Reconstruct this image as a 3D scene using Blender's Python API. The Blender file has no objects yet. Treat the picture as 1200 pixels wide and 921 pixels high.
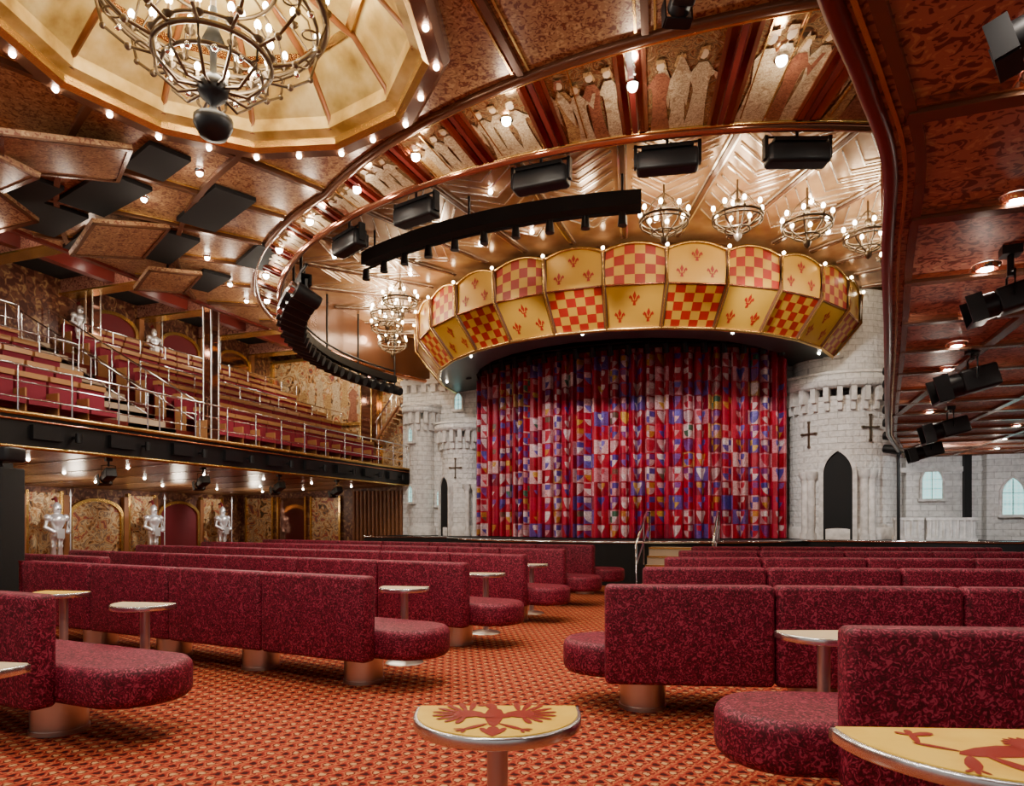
import bpy, bmesh, math, random
from mathutils import Vector, Matrix
from mathutils.geometry import delaunay_2d_cdt
random.seed(4)
TH=math.radians(20); CT,ST=math.cos(TH),math.sin(TH)
def C(X,Y):            # viewer-aligned plan metres -> hall plan metres
    return (X*CT-Y*ST, X*ST+Y*CT)
pi=math.pi
# ------------------------------------------------------------ materials
def mk(name, base=(.5,.5,.5), rough=.5, metal=0, emit=None, es=0, sheen=0, spec=None):
    m=bpy.data.materials.new(name); m.use_nodes=True
    b=m.node_tree.nodes['Principled BSDF']
    b.inputs['Base Color'].default_value=(*base,1)
    b.inputs['Roughness'].default_value=rough
    b.inputs['Metallic'].default_value=metal
    if spec is not None: b.inputs['Specular IOR Level'].default_value=spec
    if emit:
        b.inputs['Emission Color'].default_value=(*emit,1); b.inputs['Emission Strength'].default_value=es
    if sheen: b.inputs['Sheen Weight'].default_value=sheen
    return m
class N:
    def __init__(s,m): s.m=m; s.t=m.node_tree; s.b=s.t.nodes['Principled BSDF']
    def n(s,ty,**k):
        x=s.t.nodes.new(ty)
        for a,b in k.items(): setattr(x,a,b)
        return x
    def l(s,a,b): s.t.links.new(a,b)
    def math(s,op,a,b=None,c=None):
        x=s.n('ShaderNodeMath',operation=op)
        for i,v in enumerate((a,b,c)):
            if v is None: continue
            if isinstance(v,(int,float)): x.inputs[i].default_value=v
            else: s.l(v,x.inputs[i])
        return x.outputs[0]
    def coord(s,kind='Object',scale=(1,1,1),rot=(0,0,0)):
        tc=s.n('ShaderNodeTexCoord'); mp=s.n('ShaderNodeMapping')
        mp.inputs['Scale'].default_value=scale; mp.inputs['Rotation'].default_value=rot
        s.l(tc.outputs[kind],mp.inputs['Vector']); return mp.outputs[0]
    def ramp(s,fac,stops,const=False):
        r=s.n('ShaderNodeValToRGB'); e=r.color_ramp
        if const: e.interpolation='CONSTANT'
        while len(e.elements)<len(stops): e.elements.new(.5)
        for el,(p,c) in zip(e.elements,stops): el.position=p; el.color=(*c,1)
        s.l(fac,r.inputs[0]); return r.outputs[0]
    def mix(s,f,a,b,mode='MIX'):
        x=s.n('ShaderNodeMix',data_type='RGBA',blend_type=mode)
        if isinstance(f,(int,float)): x.inputs[0].default_value=f
        else: s.l(f,x.inputs[0])
        for i,v in ((6,a),(7,b)):
            if isinstance(v,tuple): x.inputs[i].default_value=(*v,1)
            else: s.l(v,x.inputs[i])
        return x.outputs[2]
    def noise(s,vec,scale,detail=2,dist=0):
        x=s.n('ShaderNodeTexNoise'); x.inputs['Scale'].default_value=scale
        x.inputs['Detail'].default_value=detail; x.inputs['Distortion'].default_value=dist
        s.l(vec,x.inputs['Vector']); return x.outputs[0]
    def base(s,c): s.l(c,s.b.inputs['Base Color'])
    def bump(s,h,st=.3,d=.02):
        x=s.n('ShaderNodeBump'); x.inputs['Strength'].default_value=st; x.inputs['Distance'].default_value=d
        s.l(h,x.inputs['Height']); s.l(x.outputs[0],s.b.inputs['Normal'])
def pattern(name,c0,c1,c2,scale,rough=.6,metal=0,dist=1.2,th=(.46,.5,.6),spec=None):
    m=mk(name,c0,rough,metal,spec=spec); g=N(m); v=g.coord()
    a=g.noise(v,scale,1.5,dist)
    g.base(g.ramp(a,[(0,c1),(th[0],c1),(th[1],c0),(th[2],c0),(min(th[2]+.03,1),c2)])); return m
FAB=pattern('maroon_fabric',(.150,.002,.018),(.060,.0006,.006),(.34,.035,.07),32,.6,0,2.4,(.44,.48,.57),.3)
BRZ=pattern('bronze_pattern_panel',(.40,.215,.105),(.18,.055,.028),(.56,.36,.18),17,.3,.15,1.5,(.42,.45,.60))
RUST=pattern('rust_pattern_panel',(.37,.15,.105),(.12,.025,.02),(.48,.27,.16),13,.45,.05,2.0,(.44,.46,.62))
MUR=mk('mural_paint',rough=.12,metal=.6); g=N(MUR); v=g.coord(); a=g.noise(v,5.5,5,2.2)
g.base(g.ramp(a,[(.3,(.10,.06,.035)),(.4,(.34,.13,.06)),(.46,(.58,.38,.16)),(.5,(.16,.09,.06)),(.55,(.62,.43,.20)),(.6,(.26,.09,.04)),(.68,(.74,.55,.30))]))
CAR=mk('carpet',rough=.95,spec=.2); g=N(CAR); v=g.coord(rot=(0,0,pi/4+TH)); sp=g.n('ShaderNodeSeparateXYZ'); g.l(v,sp.inputs[0])
k=2*pi/.15
sx=g.math('SINE',g.math('MULTIPLY',sp.outputs[0],k)); sy=g.math('SINE',g.math('MULTIPLY',sp.outputs[1],k))
sx2=g.math('SINE',g.math('MULTIPLY',sp.outputs[0],k*2)); sy2=g.math('SINE',g.math('MULTIPLY',sp.outputs[1],k*2))
p=g.math('ADD',g.math('MULTIPLY',sx,sy),g.math('MULTIPLY',g.math('ADD',sx2,sy2),.32))
nn=g.noise(v,46,2); p=g.math('ADD',p,g.math('MULTIPLY',g.math('SUBTRACT',nn,.5),1.6))
q=g.math('ADD',g.math('MULTIPLY',p,.33),.5)
g.base(g.ramp(q,[(.2,(.04,.002,.002)),(.32,(.25,.016,.008)),(.46,(.36,.045,.018)),(.54,(.48,.16,.05)),(.60,(.26,.016,.008)),(.72,(.06,.004,.003)),(.82,(.54,.27,.11))]))
CRED=mk('check_red',(.34,.016,.008),.4); CGOLD=mk('check_gold',(.56,.31,.04),.35,.15)
GOLD=mk('gold_trim',(.65,.40,.12),.25,.9); COP=mk('copper_trim',(.50,.21,.12),.15,.9)
BRNZ=mk('bronze_beam',(.17,.075,.04),.25,.4); DRED=mk('dark_red_beam',(.14,.018,.013),.28)
GLEAF=mk('gold_leaf',(.75,.52,.2),.38,.5); g=N(GLEAF); v=g.coord(); g.base(g.ramp(g.noise(v,3,6),[(.3,(.36,.22,.05)),(.5,(.68,.49,.16)),(.7,(.88,.73,.34))]))
BLK=mk('black_metal',(.010,.010,.011),.4,.3); MATB=mk('matt_black',(.004,.004,.004),.8)
CHR=mk('chrome',(.8,.8,.8),.12,1); STL=mk('brushed_steel',(.60,.55,.50),.32,1); STP=mk('satin_pole',(.55,.42,.4),.35,.8)
IRON=mk('iron',(.15,.11,.07),.3,.85); SILV=mk('silver_armour',(.95,.95,.98),.25,.7)
BULB=mk('bulb',(1,1,1),.3,0,(1,.80,.52),45); DOWN=mk('downlight',(1,1,1),.3,0,(1,.90,.74),75)
WIN=mk('lit_window',(.5,.9,.85),.3,0,(.5,.95,.85),1.1); g=N(WIN); v=g.coord(rot=(0,pi/4,0)); br=g.n('ShaderNodeTexChecker'); br.inputs['Scale'].default_value=16
g.l(v,br.inputs[0]); g.l(g.mix(br.outputs[1],(.3,.8,.78),(.65,1,.97)),g.b.inputs['Emission Color'])
STONE=mk('castle_stone',rough=.9,spec=.2); g=N(STONE); tc=g.n('ShaderNodeTexCoord'); sp=g.n('ShaderNodeSeparateXYZ'); g.l(tc.outputs['Object'],sp.inputs[0])
cb=g.n('ShaderNodeCombineXYZ'); g.l(g.math('ADD',sp.outputs[0],g.math('MULTIPLY',sp.outputs[1],.6)),cb.inputs[0]); g.l(sp.outputs[2],cb.inputs[1])
bk=g.n('ShaderNodeTexBrick'); g.l(cb.outputs[0],bk.inputs[0]); bk.inputs['Scale'].default_value=1
bk.inputs['Brick Width'].default_value=.34; bk.inputs['Row Height'].default_value=.15; bk.inputs['Mortar Size'].default_value=.008
bk.inputs['Color1'].default_value=(.86,.83,.79,1); bk.inputs['Color2'].default_value=(.70,.67,.63,1); bk.inputs['Mortar'].default_value=(.46,.43,.40,1)
nz=g.noise(tc.outputs['Object'],11,5); g.base(g.mix(.35,bk.outputs[0],g.ramp(nz,[(.35,(.55,.52,.49)),(.6,(.95,.92,.88))]))); g.bump(g.math('ADD',nz,g.math('MULTIPLY',bk.outputs[1],-.6)),1,.045)
STONE2=mk('carved_stone',(.62,.56,.50),.8); g=N(STONE2); nz=g.noise(g.coord(),7,4); g.base(g.ramp(nz,[(.35,(.60,.57,.53)),(.65,(.84,.80,.76))]))
WOOD=mk('warm_wood',(.27,.10,.035),.35); WALLP=pattern('wall_pattern',(.17,.06,.032),(.08,.02,.01),(.34,.19,.08),6,.4,.1)
SEATB=mk('balcony_seat_fabric',(.23,.010,.028),.8); SEATW=mk('seat_top_wood',(.46,.22,.08),.35,.2)
STEP=mk('step_beige',(.5,.38,.26),.6)
YEL=mk('table_yellow',(.8,.5,.08),.4,spec=.25); g=N(YEL); v=g.coord(); g.base(g.ramp(g.noise(v,5,4),[(.3,(.72,.38,.012)),(.6,(.86,.54,.05))]))
CREAM=mk('table_cream',(.76,.58,.34),.3,spec=.3); ERED=mk('emblem_red',(.25,.010,.002),.4,spec=.2); MIR=mk('dark_mirror',(.25,.12,.08),.08,.9)
REDC=mk('red_alcove',(.15,.006,.012),.7); ALU=mk('table_rim',(.75,.75,.75),.25,1)
GMUR=mk('gilded_mural',rough=.35,metal=.15); g=N(GMUR); v=g.coord(); g.base(g.ramp(g.noise(v,3.0,6,1.6),[(.34,(.06,.035,.02)),(.42,(.46,.20,.06)),(.48,(.74,.56,.30)),(.53,(.18,.10,.08)),(.57,(.68,.42,.16)),(.62,(.36,.05,.03)),(.72,(.10,.12,.10))]))
RECM=mk('recess_gold_wood',(.5,.3,.15),.22,.25); g=N(RECM); v=g.coord(); g.base(g.ramp(g.noise(v,1.3,3),[(.3,(.30,.13,.055)),(.7,(.60,.36,.17))]))
def robe(name,a,b):
    m=mk(name,a,.35,.3); g=N(m); v=g.coord(); g.base(g.ramp(g.noise(v,16,3,1.5),[(.40,b),(.48,a),(.55,b),(.62,a)])); return m
ROBE=robe('mural_figure_pale',(.70,.56,.36),(.34,.21,.11)); ROBE2=robe('mural_figure_gold',(.60,.39,.15),(.26,.12,.05)); ROBE3=robe('mural_figure_rust',(.38,.15,.08),(.18,.05,.025)); SKIN=mk('mural_figure_face',(.62,.44,.28),.5)
TEAL=mk('canopy_under',(.05,.06,.05),.4,.3); SIL=mk('silver_line',(.9,.86,.78),.2,.8); MIRR=mk('red_mirror_strip',(.45,.16,.10),.07,1)
# curtain
CUR=mk('patchwork_curtain',rough=.45,spec=.4); g=N(CUR); tc=g.n('ShaderNodeTexCoord'); sp=g.n('ShaderNodeSeparateXYZ'); g.l(tc.outputs['UV'],sp.inputs[0])
U=g.math('MULTIPLY',sp.outputs[0],28); V=g.math('MULTIPLY',sp.outputs[1],14)
fu=g.math('FLOOR',U); fv=g.math('FLOOR',V); lu=g.math('SUBTRACT',g.math('FRACT',U),.5); lv=g.math('SUBTRACT',g.math('FRACT',V),.5)
def rnd(o):
    cb=g.n('ShaderNodeCombineXYZ'); g.l(g.math('ADD',fu,o),cb.inputs[0]); g.l(fv,cb.inputs[1])
    wn=g.n('ShaderNodeTexWhiteNoise',noise_dimensions='2D'); g.l(cb.outputs[0],wn.inputs['Vector']); return wn.outputs[0]
r1,r2,r3=rnd(.3),rnd(31.7),rnd(77.1)
wd=g.math('MULTIPLY',g.math('POWER',g.math('MAXIMUM',g.math('ADD',lv,.44),.0001),.5),.42)
msk=g.math('MULTIPLY',g.math('LESS_THAN',g.math('ABSOLUTE',lu),g.math('MINIMUM',wd,.34)),g.math('LESS_THAN',lv,.4))
quart=g.math('LESS_THAN',g.math('MULTIPLY',lu,g.math('SUBTRACT',lv,.02)),0)
par=g.math('MODULO',g.math('ADD',fu,fv),2)
ground=g.mix(par,g.ramp(r1,[(0,(.30,.001,.016)),(.5,(.44,.003,.024)),(.85,(.22,.001,.022))],True),
     g.ramp(r1,[(0,(.58,.22,.26)),(.25,(.42,.004,.035)),(.5,(.70,.42,.42)),(.68,(.14,.06,.28)),(.8,(.48,.008,.04)),(.93,(.55,.30,.10))],True))
ca=g.ramp(r2,[(0,(.08,.04,.30)),(.24,(.45,.008,.035)),(.44,(.74,.60,.60)),(.66,(.04,.14,.08)),(.73,(.62,.34,.04)),(.84,(.14,.10,.46))],True)
cbn=g.ramp(r3,[(0,(.76,.62,.62)),(.30,(.44,.004,.03)),(.58,(.68,.34,.36)),(.76,(.07,.05,.28)),(.9,(.60,.34,.05))],True)
sh=g.mix(quart,ca,cbn)
cbu=g.n('ShaderNodeCombineXYZ'); g.l(U,cbu.inputs[0]); g.l(V,cbu.inputs[1])
vo=g.noise(cbu.outputs[0],6,2,1.5); det=g.ramp(vo,[(.42,(1,1,1)),(.46,(.40,.02,.05)),(.50,(.40,.02,.05)),(.54,(1,1,1))])
shm=g.math('MULTIPLY',msk,g.math('ADD',g.math('MULTIPLY',par,.35),.62))
g.base(g.mix(.5,g.mix(shm,ground,sh),det,'MULTIPLY'))
# ------------------------------------------------------------ mesh builder
class MB:
    def __init__(s): s.v=[];s.f=[];s.mi=[];s.sm=[];s.mats=[];s.uv=[]
    def add(s,vs,fs,mat,smooth=False,M=None,uvs=None):
        if mat not in s.mats: s.mats.append(mat)
        i=s.mats.index(mat); o=len(s.v)
        if M is not None: vs=[M@Vector(p) for p in vs]
        s.v+=[tuple(p) for p in vs]
        for j,f in enumerate(fs):
            s.f.append([o+x for x in f]); s.mi.append(i); s.sm.append(smooth); s.uv.append(uvs[j] if uvs else None)
    def box(s,x0,x1,y0,y1,z0,z1,mat,M=None):
        s.add([(x0,y0,z0),(x1,y0,z0),(x1,y1,z0),(x0,y1,z0),(x0,y0,z1),(x1,y0,z1),(x1,y1,z1),(x0,y1,z1)],
              [(0,3,2,1),(4,5,6,7),(0,1,5,4),(1,2,6,5),(2,3,7,6),(3,0,4,7)],mat,False,M)
    def lathe(s,prof,mat,c=(0,0,0),n=20,M=None,a0=0,a1=2*pi,smooth=True):
        full=abs(a1-a0-2*pi)<1e-6; k=n if full else n+1; vs=[];fs=[]
        for r,z in prof:
            for i in range(k):
                a=a0+(a1-a0)*i/n; vs.append((c[0]+r*math.cos(a),c[1]+r*math.sin(a),c[2]+z))
        for j in range(len(prof)-1):
            for i in range(n):
                i2=(i+1)%k; fs.append((j*k+i,j*k+i2,(j+1)*k+i2,(j+1)*k+i))
        s.add(vs,fs,mat,smooth,M)
    def cyl(s,c,r,z0,z1,mat,n=16,r2=None,M=None):
        r2=r if r2 is None else r2
        s.lathe([(r,z0),(r2,z1)],mat,(c[0],c[1],0),n,M)
        for rr,z in((r,z0),(r2,z1)):
            s.add([(c[0]+rr*math.cos(2*pi*i/n),c[1]+rr*math.sin(2*pi*i/n),z) for i in range(n)],[tuple(range(n))],mat,False,M)
    def tube(s,pts,r,mat,n=6,closed=False,M=None):
        pts=[Vector(p) for p in pts]; L=len(pts); vs=[];fs=[]
        for i,p in enumerate(pts):
            a=pts[(i-1)%L] if (closed or i>0) else p; b=pts[(i+1)%L] if (closed or i<L-1) else p
            t=(b-a).normalized(); up=Vector((0,0,1)) if abs(t.z)<.95 else Vector((1,0,0))
            e=t.cross(up).normalized(); f=t.cross(e)
            for j in range(n):
                w=2*pi*(j+.5)/n; vs.append(p+e*r*math.cos(w)+f*r*math.sin(w))
        for i in range(L if closed else L-1):
            i2=(i+1)%L
            for j in range(n): fs.append((i*n+j,i*n+(j+1)%n,i2*n+(j+1)%n,i2*n+j))
        s.add(vs,fs,mat,n>4,M)
    def ring(s,c,R,r,mat,n=32,m=6,a0=0,a1=2*pi,M=None):
        full=abs(a1-a0-2*pi)<1e-6
        s.tube([(c[0]+R*math.cos(a0+(a1-a0)*i/n),c[1]+R*math.sin(a0+(a1-a0)*i/n),c[2]) for i in range(n if full else n+1)],r,mat,m,full,M)
    def ball(s,c,r,mat,n=8,sz=1,M=None):
        s.lathe([(max(r*math.sin(pi*i/n),1e-4),-r*sz*math.cos(pi*i/n)) for i in range(n+1)],mat,c,n+2,M)
    def rprism(s,poly,z0,z1,b,mat,M=None,segs=3,smooth=True):
        n=len(poly); P=[Vector(p) for p in poly]; nor=[]
        for i in range(n):
            e1=(P[i]-P[i-1]).normalized(); e2=(P[(i+1)%n]-P[i]).normalized()
            n1=Vector((-e1.y,e1.x)); n2=Vector((-e2.y,e2.x)); d=(n1+n2); d=d/max(d.dot(n1),.3); nor.append(d)
        lv=[]
        for i in range(segs+1):
            a=pi/2*i/segs; lv.append((b*(1-math.sin(a)),z0+b*(1-math.cos(a))))
        for i in range(segs,-1,-1):
            a=pi/2*i/segs; lv.append((b*(1-math.sin(a)),z1-b*(1-math.cos(a))))
        vs=[];fs=[]
        for ins,z in lv:
            for i in range(n): q=P[i]+nor[i]*ins; vs.append((q.x,q.y,z))
        for j in range(len(lv)-1):
            for i in range(n): i2=(i+1)%n; fs.append((j*n+i,j*n+i2,(j+1)*n+i2,(j+1)*n+i))
        s.add(vs,fs,mat,smooth,M); k=len(lv)-1
        s.add(vs[:n],[tuple(range(n))[::-1]],mat,False,M); s.add(vs[k*n:],[tuple(range(n))],mat,False,M)
    def ext(s,poly,y0,y1,mat,M=None):   # poly in (x,z), extruded along y
        n=len(poly)
        vs=[(x,y0,z) for x,z in poly]+[(x,y1,z) for x,z in poly]
        s.add(vs,[tuple(range(n)),tuple(range(2*n-1,n-1,-1))]+[(i,i+n,(i+1)%n+n,(i+1)%n) for i in range(n)],mat,False,M)
    def done(s,name,loc=(0,0,0),rz=0,parent=None,recalc=True):
        me=bpy.data.meshes.new(name); me.from_pydata(s.v,[],s.f)
        for m in s.mats: me.materials.append(m)
        me.polygons.foreach_set('material_index',s.mi); me.polygons.foreach_set('use_smooth',s.sm)
        if any(s.uv):
            ul=me.uv_layers.new(name='UVMap')
            for p,u in zip(me.polygons,s.uv):
                if u:
                    for li,w in zip(p.loop_indices,u): ul.data[li].uv=w
        me.update()
        if recalc:
            bm=bmesh.new(); bm.from_mesh(me); bmesh.ops.recalc_face_normals(bm,faces=bm.faces); bm.to_mesh(me); bm.free()
        o=bpy.data.objects.new(name,me); o.location=loc; o.rotation_euler=(0,0,rz)
        bpy.context.scene.collection.objects.link(o)
        if parent: o.parent=parent
        return o
def dup(o,loc,rz=0,sc=1):
    p=bpy.data.objects.new(o.name.split('.')[0],o.data); p.location=loc; p.rotation_euler=(0,0,rz); p.scale=(sc,sc,sc)
    bpy.context.scene.collection.objects.link(p); return p
def rrect(x0,x1,y0,y1,r,n=4,rl=None,rr=None):
    rl=r if rl is None else rl; rr=r if rr is None else rr; o=[]
    for cx,cy,a,q in((x1-rr,y0+rr,-90,rr),(x1-rr,y1-rr,0,rr),(x0+rl,y1-rl,90,rl),(x0+rl,y0+rl,180,rl)):
        k=n if q<.1 else 10
        for i in range(k+1):
            t=math.radians(a+90*i/k); o.append((cx+q*math.cos(t),cy+q*math.sin(t)))
    return o
def arch(w,h,pointed=True,n=8):
    p=[(-w/2,0),(w/2,0)]
    if pointed:
        R=w*1.0; hs=h-math.sqrt(R*R-(R-w/2)**2)
        a1=math.acos((R-w/2)/R)
        for i in range(n+1): a=a1*i/n; p.append((w/2-R+R*math.cos(a),hs+R*math.sin(a)))
        for i in range(n-1,-1,-1): a=a1*i/n; p.append((-w/2+R-R*math.cos(a),hs+R*math.sin(a)))
    else:
        hs=h-w*.28
        for i in range(2*n+1): a=pi*i/(2*n); p.append((w/2*math.cos(a),hs+w*.28*math.sin(a)))
    return p
def archframe(mb,w,h,t,y0,y1,mat,pointed=True,M=None):
    a=arch(w,h,pointed)[1:]+[arch(w,h,pointed)[0]]; b=arch(w+2*t,h+t,pointed)[1:]+[arch(w+2*t,h+t,pointed)[0]]
    for i in range(len(a)-1):
        q=[a[i],b[i],b[i+1],a[i+1]]; mb.ext(q,y0,y1,mat,M)
def lamp(kind,loc,e,col=(1,.78,.55),size=.15,target=None,spot=70,name='lamp'):
    d=bpy.data.lights.new(name,kind); d.energy=e; d.color=col
    if kind=='POINT': d.shadow_soft_size=size
    if kind=='SPOT': d.shadow_soft_size=size; d.spot_size=math.radians(spot); d.spot_blend=.7
    if kind=='AREA': d.size=size; d.shape='DISK'
    o=bpy.data.objects.new(name,d); o.location=loc
    if target is not None: o.rotation_euler=(Vector(target)-Vector(loc)).to_track_quat('-Z','Y').to_euler()
    bpy.context.scene.collection.objects.link(o); return o
# ------------------------------------------------------------ room shell
m=MB(); m.box(-18,8.2,-4,20,-.1,0,CAR); m.done('floor')
m=MB(); m.box(-18,8.2,20,20.2,0,8,WALLP); m.done('wall_front')
m=MB(); m.box(8,8.2,-4,20,0,3,WALLP); m.done('wall_right')
m=MB(); m.box(-17.9,-17.7,-4,20,0,2.6,WALLP); m.done('wall_left_lower')
m=MB(); m.box(-16.6,-16.2,-4,20,2.6,7.4,WALLP); m.done('wall_left_upper')
RC=(-2.3,16.2); RI=8.35; DC=(-4.70,4.93)
def insd(x,y,c,r): return (x-c[0])**2+(y-c[1])**2<r*r
def ro(a):   # outer radius of the mural band, widening to the right
    d=math.degrees(a)
    while d>135: d-=360
    while d<-225: d+=360
    return min(max(9.5+.032*(d+91),8.8),10.7)
def rpt(a,r,z): return (RC[0]+r*math.cos(a),RC[1]+r*math.sin(a),z)
vs=[(-11,-4),(8,-4),(8,19.9),(-11,19.9)]; ed=[(0,1),(1,2),(2,3),(3,0)]
o=len(vs)
for i in range(96): a=math.radians(-225)+2*pi*i/96; q=rpt(a,ro(a),0); vs.append(q[:2])
for i in range(96): ed.append((o+i,o+(i+1)%96))
o=len(vs)
for i in range(12): vs.append((DC[0]+1.9*math.cos(2*pi*i/12),DC[1]+1.9*math.sin(2*pi*i/12)))
for i in range(12): ed.append((o+i,o+(i+1)%12))
r=delaunay_2d_cdt([Vector(p) for p in vs],ed,[],0,1e-5)
V2,F2=r[0],r[2]; keep=[]
for f in F2:
    cx=sum(V2[i].x for i in f)/len(f); cy=sum(V2[i].y for i in f)/len(f)
    if cx<-11 or cx>8 or cy>19.9 or cy<-4 or insd(cx,cy,RC,ro(math.atan2(cy-RC[1],cx-RC[0]))-.01) or insd(cx,cy,DC,1.85): continue
    keep.append(tuple(f))
m=MB(); m.add([(p.x,p.y,6.0) for p in V2],keep,BRZ)
for k in range(-24,6):
    a=math.radians(-90+k*7.5)
    d=(math.cos(a),math.sin(a)); s=ro(a)+.1; seg=[]
    while s<20:
        x,y=RC[0]+d[0]*s,RC[1]+d[1]*s
        ok=(-10.95<x<7.9 and y>-3.9 and y<19.8 and not insd(x,y,DC,2.2))
        if ok: seg.append((x,y,5.975))
        if (not ok or s+.25>=20) and len(seg)>1:
            m.tube([seg[0],seg[-1]],.05,BRNZ,4)
            nx_,ny_=-d[1]*.09,d[0]*.09
            for sg in(-1,1): m.tube([(q[0]+sg*nx_,q[1]+sg*ny_,5.985) for q in(seg[0],seg[-1])],.016,GOLD,4)
        if not ok: seg=[]
        s+=.25
for R in (1.3,2.9,4.5,6.2):
    seg=[]
    for i in range(400):
        a=math.radians(-200+220*i/399); x,y,_=rpt(a,ro(a)+R,0)
        ok=(-10.95<x<7.9 and -3.9<y<19.8 and not insd(x,y,DC,2.2))
        if ok: seg.append((x,y,5.97))
        if (not ok or i==399) and len(seg)>1: m.tube(seg,.05,BRNZ,4)
        if not ok: seg=[]
m.box(-11.1,-11,-4,13.3,5.95,7.4,DRED)
m.done('ceiling',recalc=False)
m=MB(); m.box(-16.2,-11,-4,20,7.35,7.5,MATB)
for i in range(9):
    y=1+2.2*i; m.box(-16.2,-11.1,y,y+.28,7.0,7.35,RUST); m.box(-16.2,-11.1,y-.05,y+.33,6.96,7.0,GOLD)
for x in (-12.8,-14.6): m.box(x,x+.2,-4,20,7.05,7.35,DRED)
m.done('ceiling_balcony')
m=MB()
for (x,y,w,l,rz) in [(-8.6,7.0,1.4,.62,-15),(-7.5,7.9,1.45,.58,-25),(-9.3,8.7,1.4,.6,-25),(-8.1,9.6,1.1,.5,-30),(-7.2,6.6,.8,.5,-20),(-9.9,10.2,1.1,.5,-25),(-10.1,7.3,1.2,.6,-15),(-9.6,6.6,1.2,.5,-15),(-10.3,8.2,1.0,.6,-20),(-10.0,5.4,1.3,.5,-10)]:
    M=Matrix.Translation((x,y,5.93))@Matrix.Rotation(math.radians(rz),4,'Z'); m.box(-w/2,w/2,-l/2,l/2,0,.06,MATB,M)
m.done('ceiling_light_slots')
for (x,y,z,rz,rx,ry,s) in [(-9.2,7.75,5.70,-20,14,-10,1.1),(-10.1,6.2,5.72,10,-12,-10,1.1),(-7.9,5.9,5.8,-35,10,6,1.3),(-8.9,5.4,5.76,-15,-9,8,1.2),(-10.0,9.4,5.72,-25,9,-8,.9)]:
    m=MB(); M=Matrix.Translation((x,y,z))@Matrix.Rotation(math.radians(rz),4,'Z')@Matrix.Rotation(math.radians(rx),4,'X')@Matrix.Rotation(math.radians(ry),4,'Y')
    m.box(-s/2,s/2,-s/2,s/2,-.03,.03,BRZ,M)
    for a,b,c,d in((-s/2,s/2,-s/2,-s/2+.05),(-s/2,s/2,s/2-.05,s/2),(-s/2,-s/2+.05,-s/2,s/2),(s/2-.05,s/2,-s/2,s/2)): m.box(a,b,c,d,-.05,-.03,BRNZ,M)
    m.cyl((x,y),.02,z,6.0,BLK,6)
    m.done('acoustic_panel')
# ---- ring band with murals
A0,A1=math.radians(-204),math.radians(24)
m=MB(); NB=150
def bandpt(a,t,off=.01): # t 0 inner..1 outer
    return rpt(a,RI+(ro(a)-RI)*t,5.86+.14*t-off)
def arcp(t,off): return [bandpt(A0+(A1-A0)*i/NB,t,off) for i in range(NB+1)]
inn,out=arcp(0,0),arcp(1,0)
m.add(inn+out,[(i,i+1,NB+2+i,NB+1+i) for i in range(NB)],MUR)
m.tube(arcp(0,.02),.06,COP,8); m.tube(arcp(1,.02),.06,BRNZ,6); m.tube(arcp(.95,.03),.02,GOLD,6); m.tube(arcp(.05,.03),.02,GOLD,6)
m.add([(x,y,5.86) for x,y,z in inn]+[(x,y,7.1) for x,y,z in inn],[(i,i+1,NB+2+i,NB+1+i) for i in range(NB)],BRNZ)
m.add([(x,y,6.0) for x,y,z in out]+[(x,y,7.4) for x,y,z in out],[(i,i+1,NB+2+i,NB+1+i) for i in range(NB)],DRED)
k=0; a=A0; PW=math.radians(6.3)
while a<A1-PW:
    for f,mt,rr in((0,COP,.035),(.05,MIRR,.045),(.10,CHR,.015),(.13,DRED,.04),(.17,CHR,.015),(.21,MIRR,.045),(.26,COP,.035)):
        m.tube([bandpt(a+PW*f,.02),bandpt(a+PW*f,.97)],rr,mt,4)
    rb=random.Random(k)
    for f in (.42,.61,.82) if k%2 else (.40,.55,.72,.90):
        am=a+PW*f; s=rb.uniform(.8,1.05); mt=rb.choice([ROBE,ROBE,ROBE,ROBE2,ROBE3]); fl=rb.choice([-1,1]); o=rb.uniform(.015,.03)
        hs=rb.uniform(.85,1.0)
        def fp(x,t): return bandpt(am+fl*x/8.9,t*hs,o)
        m.add([fp(-.12*s,.06),fp(.11*s,.05),fp(.085*s,.3),fp(.08*s,.5),fp(.10*s,.64),fp(.04,.72),fp(-.04,.72),fp(-.10*s,.64),fp(-.06,.45),fp(-.08*s,.25)],[tuple(range(10))],mt)
        m.add([fp(.04*math.cos(q*pi/4),.79+.045*math.sin(q*pi/4)) for q in range(8)],[tuple(range(8))],SKIN)
        m.add([fp(.09*s,.64),fp(.17*s,.5),fp(.19*s,.56),fp(.24*s,.7),fp(.2*s,.7),fp(.15*s,.6),fp(.07*s,.56)],[tuple(range(7))],mt)
        m.add([fp(-.06,.76),fp(-.035,.855),fp(.04,.86),fp(.05,.81),fp(-.01,.82),fp(-.04,.74)],[tuple(range(6))],ROBE2 if mt!=ROBE2 else ROBE3)
        if rb.random()<.5: m.tube([fp(.22*s,.1),fp(.22*s,.95)],.01,GOLD,4)
        else: m.add([fp(-.09*s,.62),fp(-.2*s,.85),fp(-.24*s,.72),fp(-.19*s,.5),fp(-.11*s,.3)],[tuple(range(5))],ROBE)
    a+=PW; k+=1
m.done('ceiling_mural_ring',recalc=False)
m=MB()
BL=[-74.6,-83.4,-92.4,-101,-109,-118,-127,-136,-146,-156,-166,-66]
for d in BL:
    a=math.radians(d); p=bandpt(a,.62,.02); m.cyl(p[:2],.075,p[2]-.03,p[2],CHR,12); m.ball((p[0],p[1],p[2]-.035),.055,DOWN,6)
m.done('ring_downlights')
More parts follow.
